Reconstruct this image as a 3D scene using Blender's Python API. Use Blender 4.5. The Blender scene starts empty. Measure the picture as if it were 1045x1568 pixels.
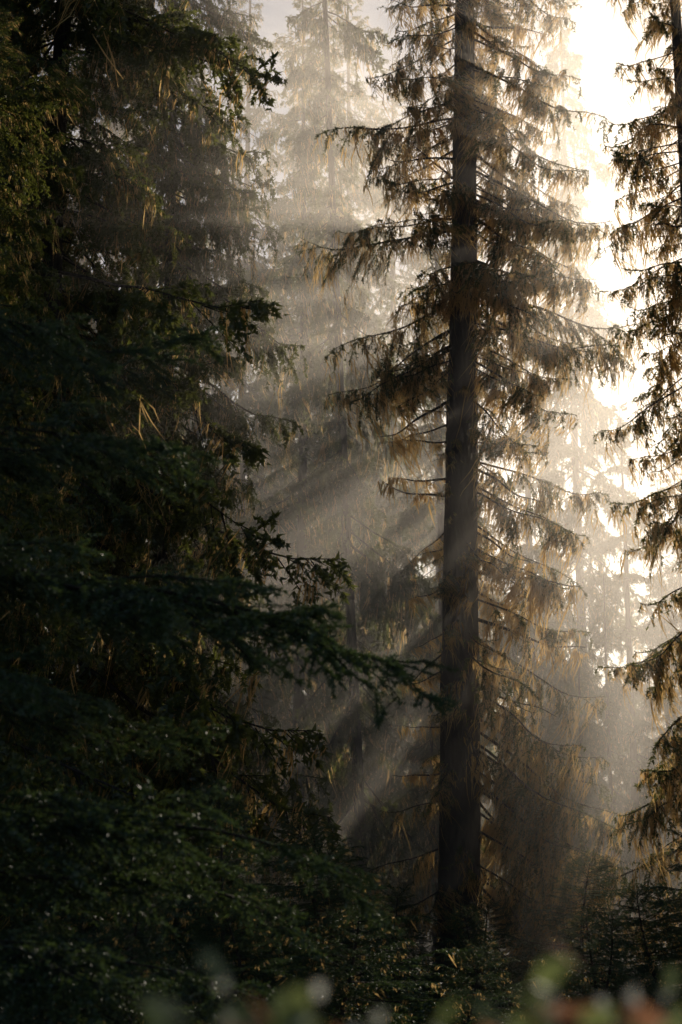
import bpy, math, numpy as np, time
T00 = time.time()
rng = np.random.default_rng(11)

# ------------------------------------------------------------------ materials
def new_mat(name):
    m = bpy.data.materials.new(name); m.use_nodes = True
    m.node_tree.nodes.clear()
    return m, m.node_tree.nodes, m.node_tree.links

def ramp(N, L, src, stops):
    r = N.new('ShaderNodeValToRGB')
    while len(r.color_ramp.elements) < len(stops): r.color_ramp.elements.new(0.5)
    for e, (p, c) in zip(r.color_ramp.elements, stops):
        e.position = p; e.color = (*c, 1)
    L.new(src, r.inputs[0]); return r.outputs[0]

def noise(N, L, scale, detail=3, coord='Object'):
    tc = N.new('ShaderNodeTexCoord'); n = N.new('ShaderNodeTexNoise')
    n.inputs['Scale'].default_value = scale; n.inputs['Detail'].default_value = detail
    L.new(tc.outputs[coord], n.inputs['Vector']); return n.outputs['Fac']

def leafy(name, stops, trans, tcol, gloss=0.05, rough=0.4, scale=1.3):
    m, N, L = new_mat(name)
    out = N.new('ShaderNodeOutputMaterial')
    col = ramp(N, L, noise(N, L, scale, 2), stops)
    d = N.new('ShaderNodeBsdfDiffuse'); L.new(col, d.inputs[0])
    t = N.new('ShaderNodeBsdfTranslucent'); t.inputs[0].default_value = (*tcol, 1)
    mx = N.new('ShaderNodeMixShader'); mx.inputs[0].default_value = trans
    L.new(d.outputs[0], mx.inputs[1]); L.new(t.outputs[0], mx.inputs[2])
    g = N.new('ShaderNodeBsdfGlossy'); g.inputs['Roughness'].default_value = rough
    g.inputs[0].default_value = (.8, .8, .8, 1)
    m2 = N.new('ShaderNodeMixShader'); m2.inputs[0].default_value = gloss
    L.new(mx.outputs[0], m2.inputs[1]); L.new(g.outputs[0], m2.inputs[2])
    L.new(m2.outputs[0], out.inputs[0])
    return m

def bark_mat():
    m, N, L = new_mat('bark')
    out = N.new('ShaderNodeOutputMaterial')
    tc = N.new('ShaderNodeTexCoord'); mp = N.new('ShaderNodeMapping')
    mp.inputs['Scale'].default_value = (14, 14, 3)
    L.new(tc.outputs['Object'], mp.inputs[0])
    n = N.new('ShaderNodeTexNoise'); n.inputs['Scale'].default_value = 1.2; n.inputs['Detail'].default_value = 6
    L.new(mp.outputs[0], n.inputs['Vector'])
    col = ramp(N, L, n.outputs['Fac'], [(.3, (.014, .010, .008)), (.55, (.042, .031, .023)), (.75, (.10, .075, .055))])
    p = N.new('ShaderNodeBsdfPrincipled'); p.inputs['Roughness'].default_value = .9
    L.new(col, p.inputs['Base Color'])
    b = N.new('ShaderNodeBump'); b.inputs['Strength'].default_value = .9; b.inputs['Distance'].default_value = .05
    L.new(n.outputs['Fac'], b.inputs['Height']); L.new(b.outputs[0], p.inputs['Normal'])
    L.new(p.outputs[0], out.inputs[0]); return m

BARK = bark_mat()
NEEDLE = leafy('spruce_needles', [(.35, (.018, .036, .013)), (.5, (.034, .056, .018)), (.68, (.07, .078, .026))], .40, (.26, .29, .05))
LICHEN = leafy('hanging_lichen', [(.3, (.08, .07, .038)), (.6, (.18, .15, .08))], .62, (.92, .62, .24), gloss=.01, scale=2.0)
NEEDLE_N = leafy('near_spruce_needles', [(.35, (.022, .048, .024)), (.5, (.038, .078, .03)), (.68, (.07, .10, .034))], .28, (.12, .18, .04), gloss=.08)
MATS = [BARK, NEEDLE, LICHEN]
MATS_N = [BARK, NEEDLE_N, LICHEN]

# ------------------------------------------------------------------ mesh helpers
def nrm(a): return a / np.maximum(np.linalg.norm(a, axis=-1, keepdims=True), 1e-9)

class Acc:
    def __init__(s): s.V = []; s.F = []; s.M = []; s.n = 0
    def add(s, V, F, m):
        if len(V) == 0: return
        s.V.append(V.reshape(-1, 3)); s.F.append(F + s.n)
        s.M.append(np.full(len(F), m, np.int32) if np.isscalar(m) else m); s.n += len(s.V[-1])
    def get(s): return np.concatenate(s.V), np.concatenate(s.F), np.concatenate(s.M)

def tubes(P, R, S=3):
    N, K, _ = P.shape
    T = nrm(P[:, -1] - P[:, 0])
    ref = np.where(np.abs(T[:, 2:3]) > .9, np.array([[1., 0, 0]]), np.array([[0, 0, 1.]]))
    U = nrm(np.cross(T, ref)); W = np.cross(T, U)
    a = 2 * np.pi * np.arange(S) / S
    off = np.cos(a)[None, :, None] * U[:, None] + np.sin(a)[None, :, None] * W[:, None]
    V = P[:, :, None] + R[:, :, None, None] * off[:, None]
    idx = np.arange(N * K * S).reshape(N, K, S)
    A = idx[:, :-1]; B = np.roll(A, -1, 2); C = idx[:, 1:]; D = np.roll(C, -1, 2)
    F = np.concatenate([np.stack([A, B, D], -1).reshape(-1, 3), np.stack([A, D, C], -1).reshape(-1, 3)])
    return V.reshape(-1, 3), F

def needles(pos, d, l, w, r):
    n = len(pos)
    side = nrm(np.cross(d, r.normal(size=(n, 3)))) * w[:, None]
    V = np.stack([pos - side, pos + side, pos + d * l[:, None]], 1).reshape(-1, 3)
    return V, np.arange(3 * n).reshape(-1, 3)

def strands(root, l, w, r, K=4):
    n = len(root)
    t = np.linspace(0, 1, K)
    ph = r.uniform(0, 6.28, (n, 2)); fr = r.uniform(2, 6, (n, 1))
    drift = r.normal(0, .15, (n, 1, 2))
    C = np.repeat(root[:, None], K, 1).copy()
    C[:, :, 2] -= l[:, None] * t
    C[:, :, 0] += l[:, None] * (.09 * np.sin(fr * t + ph[:, :1]) + drift[:, :, 0] * t)
    C[:, :, 1] += l[:, None] * (.09 * np.cos(fr * t + ph[:, 1:]) + drift[:, :, 1] * t)
    a = r.uniform(0, 3.14, n); s = np.stack([np.cos(a), np.sin(a), 0 * a], 1)
    prof = np.array([.5, 1.0, .7, .08]) if K == 4 else np.array([.6, 1., .08])
    wd = w[:, None] * prof[None]
    V = np.stack([C - s[:, None] * wd[..., None], C + s[:, None] * wd[..., None]], 2)
    idx = np.arange(n * K * 2).reshape(n, K, 2)
    A = idx[:, :-1, 0]; B = idx[:, :-1, 1]; Cc = idx[:, 1:, 0]; D = idx[:, 1:, 1]
    F = np.concatenate([np.stack([A, B, D], -1).reshape(-1, 3), np.stack([A, D, Cc], -1).reshape(-1, 3)])
    return V.reshape(-1, 3), F

def segs(P):
    return P[:, :-1].reshape(-1, 3), P[:, 1:].reshape(-1, 3)

def sample_segs(a, b, n, r):
    l = np.linalg.norm(b - a, axis=1); p = l / l.sum()
    i = r.choice(len(a), n, p=p); s = r.uniform(0, 1, (n, 1))
    return a[i] * (1 - s) + b[i] * s, nrm(b[i] - a[i])

def branch(L, r, sag=.25, tip=.12, width=.34, tw=11, sp=.09, nstep=.008, nl=.022, nw=.004,
           lich=14, ll=.22, lw=.009, bare=.12, stem=.008, green=1.0, fine=True, pend=.45, ls=5, hang=1.0):
    acc = Acc(); K = 14 if fine else 7; t = np.linspace(0, 1, K)
    p1, p2 = r.uniform(0, 6.28, 2)
    def ax(t):
        return np.stack([L * t * (1 - .05 * t), L * .07 * np.sin(3.5 * t + p1) * t + L * .02 * np.sin(13 * t + p2) * t,
                         L * (-sag * t ** 1.3 + tip * t ** 3) + L * .03 * np.sin(9 * t + p1) * t], -1)
    P = ax(t)[None]
    R = (stem * L * (1 - t) ** .9 + .003)[None]
    V, F = tubes(P, R, 5 if fine else 3); acc.add(V, F, 0)
    n1 = max(4, int(L * tw))
    t1 = bare + (1 - bare) * r.uniform(0, 1, n1) ** .9
    sd = r.choice([-1., 1.], n1)
    l1 = (width * L * np.clip(1.08 - t1, 0, 1) ** .6 + .06) * r.uniform(.3, 1.2, n1)
    l1 *= np.clip(.4 + (t1 - bare) * 2.5, .3, 1)
    b1 = ax(t1); T1 = nrm(ax(t1 + .01) - b1)
    an = np.radians(r.uniform(25, 75, n1))
    d1 = nrm(T1 * np.cos(an)[:, None] + np.array([[0, 1., 0]]) * (sd * np.sin(an))[:, None] + np.array([[0, 0, 1.]]) * r.uniform(-.7 * hang, .25 - .1 * hang, (n1, 1)))
    s = np.linspace(0, 1, 6)
    dr = r.uniform(.15, .8, n1) * hang
    P1 = b1[:, None] + d1[:, None] * (s[None, :, None] * l1[:, None, None])
    P1[:, :, 2] -= dr[:, None] * s ** 2 * l1[:, None]
    P1 += r.normal(0, .012, P1.shape) * s[None, :, None]
    R1 = np.clip(.006 * l1[:, None] + .0022, 0, .01) * (1.1 - s[None])
    V, F = tubes(P1 if fine else P1[:, ::5], R1 if fine else R1[:, ::5], 3); acc.add(V, F, 0)
    n2 = int(l1.sum() / sp)
    i = r.choice(n1, n2, p=l1 / l1.sum()); u = r.uniform(.1, .999, n2)
    f = u * 5; k = f.astype(int); fr = (f - k)[:, None]
    b2 = P1[i, k] * (1 - fr) + P1[i, k + 1] * fr
    tg = nrm(P1[i, k + 1] - P1[i, k])
    l2 = (.38 * l1[i] * (1.1 - u) + .045) * r.uniform(.5, 1.25, n2)
    sv = nrm(np.cross(tg, np.array([[0, 0, 1.]]))) * r.choice([-1, 1], (n2, 1))
    d2 = nrm(tg * .7 + sv * r.uniform(.2, .9, (n2, 1)) + r.normal(0, .2, (n2, 3)) - np.array([[0, 0, 1]]) * r.uniform(0, 2 * pend, (n2, 1)))
    s2 = np.linspace(0, 1, 4)
    P2 = b2[:, None] + d2[:, None] * (s2[None, :, None] * l2[:, None, None])
    P2[:, :, 2] -= .45 * s2 ** 2 * l2[:, None] * hang
    if fine:
        V, F = tubes(P2[:, ::3], np.repeat((.0028 * (1.1 - s2[::3]))[None], n2, 0), 3); acc.add(V, F, 0)
    a1, c1 = segs(P1[:, 1:]); a2, c2 = segs(P2); a0, c0 = segs(P[:, K // 2:])
    A = np.concatenate([a1, a2, a0]); C = np.concatenate([c1, c2, c0])
    tot = np.linalg.norm(C - A, axis=1).sum()
    nn = int(tot / nstep * green)
    if nn > 0:
        pos, dd = sample_segs(A, C, nn, r)
        g = np.sin(pos[:, 0] * 5 + p1) * np.sin(pos[:, 1] * 7 + p2) + r.normal(0, .5, nn)
        keep = g > -.7; pos = pos[keep]; dd = dd[keep]; nn = len(pos)
        nd = nrm(dd * .7 + nrm(r.normal(size=(nn, 3))) * .8)
        V, F = needles(pos, nd, nl * r.uniform(.6, 1.2, nn), nw * r.uniform(.7, 1.3, nn), r); acc.add(V, F, 1)
    if lich > 0:
        nc = int(L * lich)
        ast, cst = segs(P); al, cl = segs(P1)
        pos, _ = sample_segs(np.concatenate([ast, al]), np.concatenate([cst, cl]), nc, r)
        cl_len = ll * r.gamma(2.0, .5, nc)
        m = ls
        pos = np.repeat(pos, m, 0) + r.normal(0, .022, (nc * m, 3)) * np.array([1, 1, .4])
        ln = np.repeat(cl_len, m) * r.uniform(.3, 1.1, nc * m) + .02
        V, F = strands(pos, ln, lw * r.uniform(.4, 1.3, nc * m), r, 4 if fine else 3); acc.add(V, F, 2)
    return acc.get()

def rotz(a): c, s = math.cos(a), math.sin(a); return np.array([[c, -s, 0], [s, c, 0], [0, 0, 1.]])
def roty(a): c, s = math.cos(a), math.sin(a); return np.array([[c, 0, s], [0, 1, 0], [-s, 0, c]])
def rotx(a): c, s = math.cos(a), math.sin(a); return np.array([[1, 0, 0], [0, c, -s], [0, s, c]])

def place(acc, proto, base, az, pitch, sc, r, roll=0.):
    V, F, M = proto
    y = -1. if r.random() < .5 else 1.
    Mx = (np.diag([1, y, 1.]) * sc) @ rotx(roll).T @ roty(pitch).T @ rotz(az).T
    acc.add(V @ Mx + base, F, M)

def trunk(acc, H, r0, lean=(0, 0), sides=18, flare=.5, wig=.05, r=rng):
    K = 60; t = np.linspace(0, 1, K); z = t * H
    p = r.uniform(0, 6.28, 2)
    c = np.stack([lean[0] * t + wig * np.sin(4 * t + p[0]) - wig * np.sin(p[0]), lean[1] * t + wig * np.sin(5 * t + p[1]) - wig * np.sin(p[1]), z - .4 * (t == 0)], -1)
    R = r0 * ((1 - t) ** .75 * .97 + .03) * (1 + flare * np.exp(-z / .45))
    V, F = tubes(c[None], R[None], sides)
    cc = np.repeat(c, sides, 0); d = V - cc
    a = np.arctan2(d[:, 1], d[:, 0])
    V = cc + d * (1 + .05 * np.sin(a * 5 + V[:, 2] * .7) + .03 * np.sin(a * 9 - V[:, 2] * 2) + r.normal(0, .02, len(V)))[:, None]
    acc.add(V, F, 0)
    def at(zz): return np.array([np.interp(zz, z, c[:, 0]), np.interp(zz, z, c[:, 1]), zz])
    def rad(zz): return float(np.interp(zz, z, R))
    return at, rad

NTRI = {}
def mesh_obj(name, data, mats):
    V, F, M = data
    me = bpy.data.meshes.new(name)
    me.vertices.add(len(V)); me.vertices.foreach_set('co', V.astype(np.float32).ravel())
    me.loops.add(len(F) * 3); me.loops.foreach_set('vertex_index', F.astype(np.int32).ravel())
    me.polygons.add(len(F)); me.polygons.foreach_set('loop_start', np.arange(0, len(F) * 3, 3, dtype=np.int32))
    for m in mats: me.materials.append(m)
    me.polygons.foreach_set('material_index', M.astype(np.int32))
    me.update(calc_edges=False)
    o = bpy.data.objects.new(name, me); bpy.context.scene.collection.objects.link(o)
    NTRI[o.name] = len(F)
    return o

def dup(o, loc, rz=0., sc=1., tilt=(0, 0)):
    d = bpy.data.objects.new(o.name.split('.')[0], o.data); bpy.context.scene.collection.objects.link(d)
    d.location = loc; d.rotation_euler = (tilt[0], tilt[1], rz); d.scale = (sc, sc, sc) if np.isscalar(sc) else sc
    return d

# ------------------------------------------------------------------ branch prototypes
HI = {1: [branch(1., rng, sag=.2, lich=30, ll=.18, nstep=.0085, nl=.046, nw=.009, lw=.007) for _ in range(4)],
      2: [branch(1.9, rng, sag=.3, tip=.16, lich=36, ll=.28, nstep=.0095, nl=.05, nw=.010, lw=.008) for _ in range(6)],
      3: [branch(2.8, rng, sag=.34, tip=.2, lich=34, ll=.34, width=.28, nstep=.010, nl=.052, nw=.0105, lw=.008) for _ in range(5)]}
MID = [branch(2.2, rng, sag=.34, tip=.16, width=.4, tw=13, sp=.08, lich=14, ll=.22, nstep=.012, nl=.06, nw=.015, lw=.007, fine=False, ls=5, hang=.75) for _ in range(5)]
DEAD = [branch(1., rng, sag=.15, tip=.1, green=.2, lich=30, ll=.18, tw=7, sp=.16, stem=.014, lw=.007) for _ in range(5)]
STUB = [branch(.8, rng, sag=.0, tip=.12, green=0, lich=24, ll=.13, tw=5, sp=.4, stem=.018, width=.14) for _ in range(5)]
LO = [branch(2., rng, sag=.36, tip=.14, width=.42, tw=10, sp=.14, nstep=.025, nl=.11, nw=.029, lich=7, ll=.32, lw=.016, fine=False, ls=3) for _ in range(5)]
TIER = [branch(2., rng, sag=.28, tip=.12, width=.55, tw=11, sp=.11, nstep=.02, nl=.13, nw=.04, lich=5, ll=.3, lw=.016, fine=False, ls=3, hang=.5, pend=.25) for _ in range(4)]
XLO = [branch(2., rng, sag=.36, tip=.12, width=.45, tw=7, sp=.25, nstep=.05, nl=.2, nw=.055, lich=2, ll=.5, lw=.04, fine=False, ls=2) for _ in range(4)]

def pick(protos, L, r):
    if isinstance(protos, dict):
        k = 1 if L < 1.35 else (2 if L < 2.3 else 3); s = L / {1: 1., 2: 1.9, 3: 2.8}[k]
        return protos[k][r.integers(len(protos[k]))], s
    p = protos[r.integers(len(protos))]
    return p, L / p[0][:, 0].max()

def make_tree(H, r0, protos, seed, z0=1., Rlow=2.4, step=.22, pitch=(.1, .45), lean=(0, 0), power=.75, prof=None, jitter=.5, dead=.12, rmin=.35, sides=18, tier=0., dens=None, whorl=None):
    r = np.random.default_rng(seed); acc = Acc()
    at, rad = trunk(acc, H, r0, lean, r=r, sides=sides)
    z = z0; az = 0
    while z < H - .05:
        f = 1 - (z - z0) / (H - z0)
        for k in range(r.integers(1, 3) if whorl is None else r.integers(*whorl)):
            az += 2.4 + r.normal(0, .7)
            R = (prof(z, az) if prof else Rlow * f ** power * (1 + .22 * math.sin(z * 1.7 + seed) * math.sin(az + z)) * (1 + tier * math.sin(z * 2.6 + seed + .8 * math.sin(az)))) * r.uniform(1 - jitter, 1.12)
            R = max(R, rmin)
            pt = pitch[0] + (pitch[1] - pitch[0]) * f * r.uniform(.2, 1.4) - .9 * max(0, .15 - f) / .15
            if r.random() < dead:
                pr, s = pick(DEAD if isinstance(protos, dict) else protos, min(R, 1.4), r)
            else: pr, s = pick(protos, R, r)
            zz = z + (0 if whorl is None else r.uniform(-.15, .15))
            place(acc, pr, at(zz) + np.array([math.cos(az), math.sin(az), 0]) * rad(zz) * .6, az, pt, s, r, r.normal(0, .3 if whorl is None else .12))
        z += step * r.uniform(.4, 1.6) * (.5 + .5 * f) / (dens(z) if dens else 1)
    return acc

# ------------------------------------------------------------------ main spruce (25 m away)
r = np.random.default_rng(5)
def prof_main(z, az):
    c = math.cos(az)
    zr = [0, 2, 4, 5.5, 7, 8, 9, 10.5, 12, 14, 16, 19, 24]
    right = [1.8, 2.6, 2.8, 2.2, 1.9, 1.8, 1.7, 2.8, 2.7, 2.6, 2.3, 1.8, .3]
    left = [1.2, .9, .5, .4, .5, .45, .5, 1.7, 1.7, 1.8, 1.7, 1.5, .3]
    a = np.interp(z, zr, right); b = np.interp(z, zr, left)
    w = (c + 1) / 2
    return a * w + b * (1 - w)
acc = make_tree(25, .34, HI, 21, z0=1.2, step=.155, pitch=(.05, .65), lean=(.45, 0), prof=prof_main, jitter=.7, dead=.28, dens=lambda z: (1.0 + .3 * (z > 9.5)) * (1 + .5 * math.sin(z * 4)))
def B(z, azd, L, pt, kind=HI, roll=0.):
    az = math.radians(azd); pr, s = pick(kind, L, r)
    place(acc, pr, np.array([.02 * z + math.cos(az) * .15, math.sin(az) * .15, z]), az, pt, s, r, roll)
for a in [(12.3, 178, 2.6, -.05), (12.5, 190, 2.0, .0), (14.3, 184, 2.2, .0), (14.6, 172, 1.8, .05), (11.0, 186, 2.2, .25), (10.6, 174, 2.4, .35), (10.3, 200, 2.1, .4),
          (15.8, -5, 2.1, .35), (14.6, 5, 2.4, .4), (14.2, -15, 2.3, .4), (13.4, -8, 2.7, .35), (12.9, 12, 2.7, .4), (12.6, -4, 2.5, .45), (11.2, -4, 3.0, .05), (10.9, 10, 2.8, .1), (10.7, -18, 2.6, .15),
          (8.4, 0, 2.2, .1), (8.0, -14, 2.1, .3), (7.4, 8, 2.0, .35), (6.2, -5, 2.0, .2), (5.6, 10, 2.4, .3), (4.6, -10, 2.3, .3), (4.2, 4, 2.9, .4), (3.6, -6, 2.8, .45), (3.9, -20, 2.6, .4),
          (3.0, 12, 2.2, .4), (3.1, 183, 1.1, .1), (2.4, 176, 1.6, .1), (2.0, 0, 2.0, .3), (2.2, -30, 1.8, .3), (1.8, 200, 1.5, .2),
          (7.9, -35, 2.0, .3), (7.0, -25, 1.9, .3), (4.8, -40, 2.4, .35), (4.0, -30, 2.8, .4), (3.3, -15, 2.7, .35), (2.7, -22, 2.4, .3), (4.4, 20, 2.7, .3)]:
    B(*a)
for a in [(8.7, 182, 1.0, .02), (8.1, 176, 1.1, .08), (7.8, 186, 1.2, -.05), (7.0, 170, .7, .3), (6.4, 184, .8, .5), (5.7, 178, .7, .6), (5.1, 188, .9, .5), (4.2, 180, .8, .1), (9.2, 190, .6, .1), (3.5, 178, .9, .15)]:
    B(*a, kind=STUB)
for a in [(9.9, 165, 1.6, .1), (9.4, 195, 1.5, .5), (13.2, 200, 1.2, -.7), (12.8, 160, 1.3, -.5), (5.4, 174, 1.0, .6), (6.6, -12, 1.8, .1), (5.9, 15, 2.0, .2), (9.0, 178, 1.1, .2), (7.3, 175, .8, .6)]:
    B(*a, kind=DEAD)
main = mesh_obj('spruce_tree', acc.get(), MATS); main.location = (1.72, 25, 0)

# ------------------------------------------------------------------ left dark spruces
accL = make_tree(24, .2, MID, 33, z0=.8, Rlow=3.6, step=.115, pitch=(.1, .35), power=.4, jitter=.55, dead=0, tier=.2)
left = mesh_obj('spruce_tree', accL.get(), MATS); left.location = (-3.9, 21, 0)
dup(left, (-2.8, 25, 0), 2.0, (.64, .64, .95))
dup(left, (-6.4, 24, 0), 4.0, 1.0)
dup(left, (-3.7, 15, -8.5), 1.1, .8)
accR = make_tree(21, .18, HI, 44, z0=.6, Rlow=1.9, step=.14, pitch=(.1, .4), power=.4, jitter=.6, dead=.1)
right = mesh_obj('spruce_tree', accR.get(), MATS); right.location = (5.15, 22.5, 0)

# ------------------------------------------------------------------ near spruce, trunk left of the view
NB = [branch(2.6, rng, sag=.22, tip=.1, width=.38, tw=16, sp=.05, nstep=.0024, nl=.024, nw=.0038, lich=0, pend=.05, stem=.005, hang=.25) for _ in range(3)]
accN = Acc(); rn = np.random.default_rng(9)
atN, radN = trunk(accN, 11, .2, r=rn)
for (z, azd, L, pt) in [(4.9, 8, 2.5, -.02), (4.75, -20, 2.2, .05), (4.2, -16, 2.6, .0), (4.3, 12, 2.5, .0), (3.75, 2, 3.85, .10), (3.6, -5, 3.2, .06), (3.6, 14, 2.7, .0), (2.9, 6, 2.6, .05), (2.35, 18, 2.9, .05), (2.4, -4, 3.6, .05),
                        (2.1, 10, 3.2, .05), (1.7, -10, 3.1, .05), (1.4, 14, 3.0, .0), (3.1, -32, 2.4, .1), (1.7, -28, 2.6, .05)]:
    az = math.radians(azd); pr = NB[rn.integers(3)]
    place(accN, pr, atN(z), az, pt, L / 2.6, rn, rn.normal(0, .15))
for z in np.arange(1.2, 10.5, .3):
    az = rn.uniform(1.6, 4.7); pr, s = pick(LO, 2.3 * (1 - z / 11) ** .7, rn); place(accN, pr, atN(z), az, .25, s, rn)
near = mesh_obj('spruce_tree', accN.get(), MATS_N); near.location = (-3.3, 8.6, 0)

# ------------------------------------------------------------------ mid-distance spruces
g = []
for k, (H, Rl, st, pw, ti, pro, wh) in enumerate([(28, 3.2, .15, .6, .4, LO, None), (30, 2.5, .17, .45, .4, LO, None), (25, 2.8, .15, .6, .4, LO, None), (24, 2.9, 2.1, .5, .15, TIER, (7, 11))]):
    g.append(mesh_obj('spruce_tree', make_tree(H, .2, pro, 60 + k, z0=1.5 + k, Rlow=Rl, step=st, pitch=(.1, .4), power=pw, jitter=.6, dead=0, rmin=.4, sides=10, tier=ti, whorl=wh).get(), MATS))
g[0].location = (6.9, 46, 1); g[0].scale = (.74, .74, 1.1)
g[1].location = (.5, 33, 0); g[1].rotation_euler = (0, -.045, .6); g[1].scale = (.62, .62, 1)
g[2].location = (-2.8, 44, 0); g[2].scale = (1, 1, 1.2)
g[3].location = (4.6, 39, 0); g[3].scale = (.8, .8, .72)  # tiered crown, gaps shaped to cut the sunlight into shafts
for i, (x, y, k, rz, s) in enumerate([(-5.5, 33, 0, 1, 1.), (-8.5, 38, 1, 2, 1.1), (3.0, 50, 2, 4, .9), (-4.8, 52, 0, 5, 1.1), (.2, 50, 1, 5, 1.1), (-1.3, 58, 0, 2, 1.3), (2.2, 62, 1, 0, 1.2),
      (2.5, 40, 3, 5, .82), (7.3, 41, 3, 2, .6), (9.9, 47, 2, 4, .6), (8.6, 38, 2, 3, .42), (5.9, 36, 2, 1, .36), (6.4, 50, 0, 3, .52), (11.3, 52, 2, 3, .6), (8.8, 44, 1, 2, .45), (3.7, 35, 2, 6, .36), (1.9, 34, 2, 2, .32), (-1.0, 37, 1, 4, .8), (4.9, 33.5, 0, 1, .28),  # includes tiered and low trees added to shade the mist
      (13.2, 41, 3, 1, 1.0), (16, 52, 0, 2, .9), (5.2, 66, 1, 3, .8), (17.5, 46, 1, 1, .95),
      (9.8, 28, 2, 2, .9), (12.5, 33, 3, 5, 1.05), (8.4, 20.5, 1, 4, .85), (9.2, 24, 0, 0, .9), (-9, 30, 2, 5, 1.), (9.2, 17, 0, 5, .8)]):  # these last rows: mostly out of view, added to block the sun
    dup(g[k], (x, y, 0), rz, s)

# ------------------------------------------------------------------ distant forest (one object)
accD = Acc(); rd = np.random.default_rng(77)
low = [make_tree(26, .22, XLO, 90 + k, z0=1., Rlow=3.2, step=.24, power=.6, dead=0, rmin=.6, sides=6).get() for k in range(3)]
for i in range(56):
    y = rd.uniform(66, 125); x = rd.uniform(-.32, .42) * y
    s = rd.uniform(.75, 1.1) * (1.0 if x < .08 * y else .68)
    V, F, M = low[i % 3]
    accD.add((V * s) @ rotz(rd.uniform(0, 6)).T + np.array([x, y, max(0, (y - 60) * .12)]), F, M)
mesh_obj('distant_forest', accD.get(), MATS)

# ------------------------------------------------------------------ undergrowth
YB = [branch(1.0, rng, sag=.1, tip=.1, width=.45, tw=16, sp=.07, nstep=.008, nl=.035, nw=.008, lich=2, ll=.1, fine=False, pend=.2, hang=.4) for _ in range(3)]
yt = make_tree(2.6, .03, YB, 120, z0=.1, Rlow=1.2, step=.05, pitch=(-.3, .35), power=.55, dead=0, rmin=.3, sides=6, jitter=.7)
young = mesh_obj('young_spruce', yt.get(), MATS_N); young.location = (-1.0, 13, -.2)
ru = np.random.default_rng(3)
for i in range(52):
    y = ru.uniform(9, 30); x = ru.uniform(-.24, .24) * y
    sc = ru.uniform(.45, 1.0) * (1.1 if x < 0 else .72) * min(1, .45 + y / 40)
    dup(young, (x, y, -.1), ru.uniform(0, 6), (sc * ru.uniform(1.2, 2.0), sc * ru.uniform(1.2, 2.0), sc), (ru.normal(0, .12), ru.normal(0, .12)))
for (x, y, s) in [(3.1, 21.5, .85), (-.2, 20, 1.0), (.5, 22, .7), (4.4, 21, 1.0), (3.6, 19, .7)]:
    dup(young, (x, y, -.1), x * 3, (s * 1.7, s * 1.5, s), (.1, -.08))

# broad-leaved flowering plant close to the camera
def shrub(seed, n=260, petals=50):
    r = np.random.default_rng(seed); acc = Acc()
    m = 12; az = r.uniform(0, 6.28, m); s = np.linspace(0, 1, 6)
    P = np.zeros((m, 6, 3)); sp_ = r.uniform(.01, .06, m); hh = r.uniform(.95, 1.0, m)
    P[:, :, 0] = np.cos(az)[:, None] * sp_[:, None] * s ** 1.3; P[:, :, 1] = np.sin(az)[:, None] * sp_[:, None] * s ** 1.3; P[:, :, 2] = hh[:, None] * s
    V, F = tubes(P, np.repeat((.005 * (1.1 - s))[None], m, 0), 4); acc.add(V, F, 0)
    def leaves(n, a, b, l0, l1_, wf, mat):
        pos, dd = sample_segs(a, b, n, r)
        d = nrm(r.normal(size=(n, 3)) * np.array([1, 1, .4]) + np.array([0, 0, .3])); sd = nrm(np.cross(d, r.normal(size=(n, 3)) + np.array([0, 0, 2.])))
        l = r.uniform(l0, l1_, (n, 1)); w = l * wf
        V = np.stack([pos, pos + d * l * .45 + sd * w, pos + d * l, pos + d * l * .45 - sd * w], 1).reshape(-1, 3)
        q = np.arange(n)[:, None] * 4; F = np.concatenate([q + np.array([[0, 1, 2]]), q + np.array([[0, 2, 3]])])
        acc.add(V, F, mat if np.isscalar(mat) else np.tile(mat, 2))
    a, b = segs(P[:, 1:])
    leaves(n, a, b, .025, .05, .27, np.where(r.random(n) < .2, 2, 1))
    a, b = segs(P[:5, 4:]); leaves(petals, (a + b) / 2, b, .008, .018, .4, 3)
    return acc.get()
LEAF = leafy('shrub_leaves', [(.3, (.10, .16, .055)), (.6, (.16, .20, .07)), (.75, (.24, .23, .10))], .4, (.3, .36, .12))
LEAF2 = leafy('autumn_leaves', [(.3, (.36, .18, .11)), (.7, (.5, .23, .13))], .4, (.5, .24, .12))
PETAL = leafy('flower_petals', [(.3, (.6, .62, .5)), (.7, (.72, .7, .6))], .4, (.7, .7, .6))
sh = mesh_obj('flowering_shrub', shrub(1, petals=110), [BARK, LEAF, LEAF2, PETAL]); sh.location = (-.07, 1.45, .0); sh.scale = (1, 1, 1.55)
sh2 = mesh_obj('autumn_shrub', shrub(4, petals=30), [BARK, LEAF2, LEAF, PETAL]); sh2.location = (.225, 1.45, 0); sh2.scale = (1, 1, 1.55)
for (x, y, rz, s) in [(.16, 1.45, 2, 1.545), (.29, 1.6, 4, 1.53), (-.01, 1.5, 1, 1.52), (.06, 1.6, 3, 1.50), (-.18, 1.7, 5, 1.49)]:
    dup(sh, (x, y, 0), rz, (1, 1, s))

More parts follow.
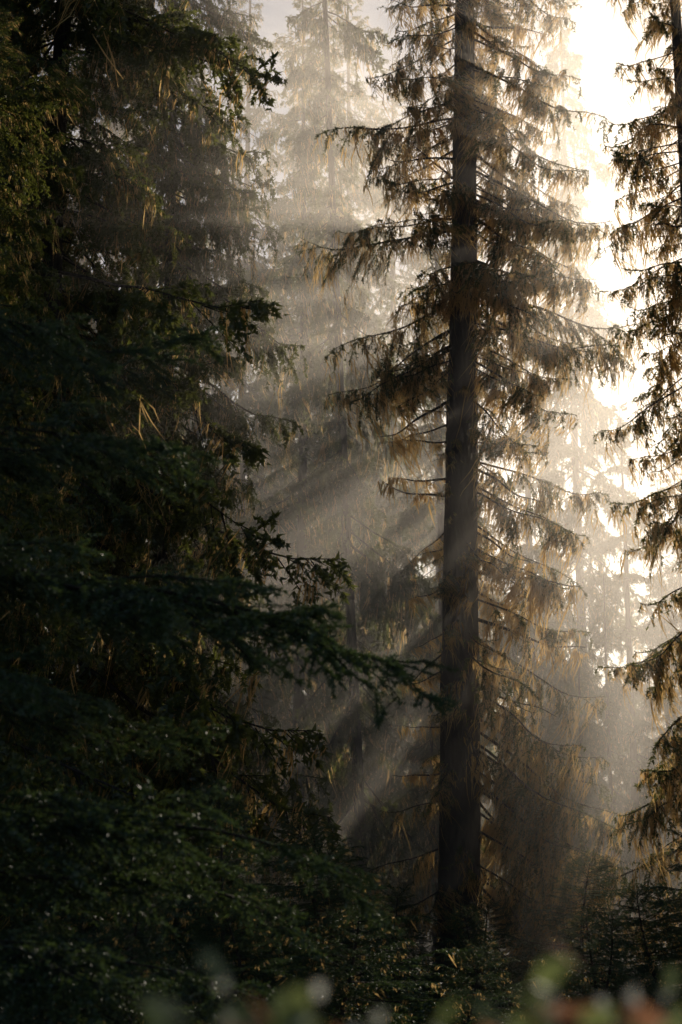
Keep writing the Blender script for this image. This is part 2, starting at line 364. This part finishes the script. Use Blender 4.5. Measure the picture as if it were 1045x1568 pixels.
# ------------------------------------------------------------------ ground
n = 140; u = np.linspace(-1, 1, n); g1 = np.sign(u) * np.abs(u) ** 3 * 900
X, Y = np.meshgrid(g1, g1 + 20)
Z = .18 * np.sin(X * .6 + 1) * np.sin(Y * .45) + .08 * np.sin(X * 1.7) * np.cos(Y * 1.3) - .1 + np.clip(Y - 60, 0, 200) * .13
V = np.stack([X, Y, Z], -1).reshape(-1, 3)
ix = np.arange(n * n).reshape(n, n); A, Bq, C, D = ix[:-1, :-1].ravel(), ix[:-1, 1:].ravel(), ix[1:, 1:].ravel(), ix[1:, :-1].ravel()
F = np.concatenate([np.stack([A, Bq, C], 1), np.stack([A, C, D], 1)])
m, N, L = new_mat('forest_floor'); out = N.new('ShaderNodeOutputMaterial'); p = N.new('ShaderNodeBsdfPrincipled')
nf = noise(N, L, 1.8, 8)
L.new(ramp(N, L, nf, [(.35, (.02, .028, .012)), (.5, (.045, .04, .02)), (.7, (.08, .06, .035))]), p.inputs['Base Color']); p.inputs['Roughness'].default_value = .95
bm_ = N.new('ShaderNodeBump'); bm_.inputs['Distance'].default_value = .2; L.new(nf, bm_.inputs['Height']); L.new(bm_.outputs[0], p.inputs['Normal'])
L.new(p.outputs[0], out.inputs[0])
gr = mesh_obj('ground', (V, F, np.zeros(len(F), int)), [m])

# ------------------------------------------------------------------ mist: thin everywhere beyond 18 m, a thicker bank added to make the light shafts distinct
def mist_box(name, size, loc, dens):
    bpy.ops.mesh.primitive_cube_add(size=1); o = bpy.context.object; o.name = name
    o.scale = size; o.location = loc
    m, N, L = new_mat(name); out = N.new('ShaderNodeOutputMaterial'); v = N.new('ShaderNodeVolumeScatter')
    v.inputs['Color'].default_value = (1, .93, .84, 1); v.inputs['Density'].default_value = dens; v.inputs['Anisotropy'].default_value = .64
    L.new(v.outputs[0], out.inputs['Volume']); o.data.materials.append(m)
mist_box('mist', (150, 110, 32), (0, 17.5 + 55, 14.5), .0062)
mist_box('mist_bank', (44, 9.5, 19), (2, 27, 8.6), .024)

# ------------------------------------------------------------------ sun + sky
AZ, EL = math.radians(16.5), math.radians(22.5)
w = bpy.data.worlds.new('World'); bpy.context.scene.world = w; w.use_nodes = True
N = w.node_tree.nodes; L = w.node_tree.links
sky = N.new('ShaderNodeTexSky'); sky.sky_type = 'NISHITA'; sky.sun_disc = False; sky.sun_elevation = EL; sky.sun_rotation = AZ
L.new(sky.outputs[0], N['Background'].inputs[0]); N['Background'].inputs[1].default_value = .055
sl = bpy.data.lights.new('sun', 'SUN'); sl.energy = 5; sl.angle = math.radians(.5); sl.color = (1, .84, .66)
so = bpy.data.objects.new('sun', sl); bpy.context.scene.collection.objects.link(so)
from mathutils import Vector
dirs = Vector((math.sin(AZ) * math.cos(EL), math.cos(AZ) * math.cos(EL), math.sin(EL)))
so.rotation_euler = dirs.to_track_quat('Z', 'Y').to_euler(); so.location = (20, 40, 30)

# ------------------------------------------------------------------ camera
cd = bpy.data.cameras.new('camera'); co = bpy.data.objects.new('camera', cd); bpy.context.scene.collection.objects.link(co)
co.location = (0, 0, 1.6); co.rotation_euler = (math.radians(90 + 13.4), 0, 0)
cd.sensor_fit = 'VERTICAL'; cd.sensor_height = 36; cd.sensor_width = 24; cd.lens = 57.4; cd.clip_end = 3000
cd.dof.use_dof = True; cd.dof.focus_distance = 25; cd.dof.aperture_fstop = 2.8
bpy.context.scene.camera = co
vs = bpy.context.scene.view_settings; vs.view_transform = 'Standard'; vs.look = 'None'; vs.exposure = 0
print('TRIS', NTRI, 'time', time.time() - T00)
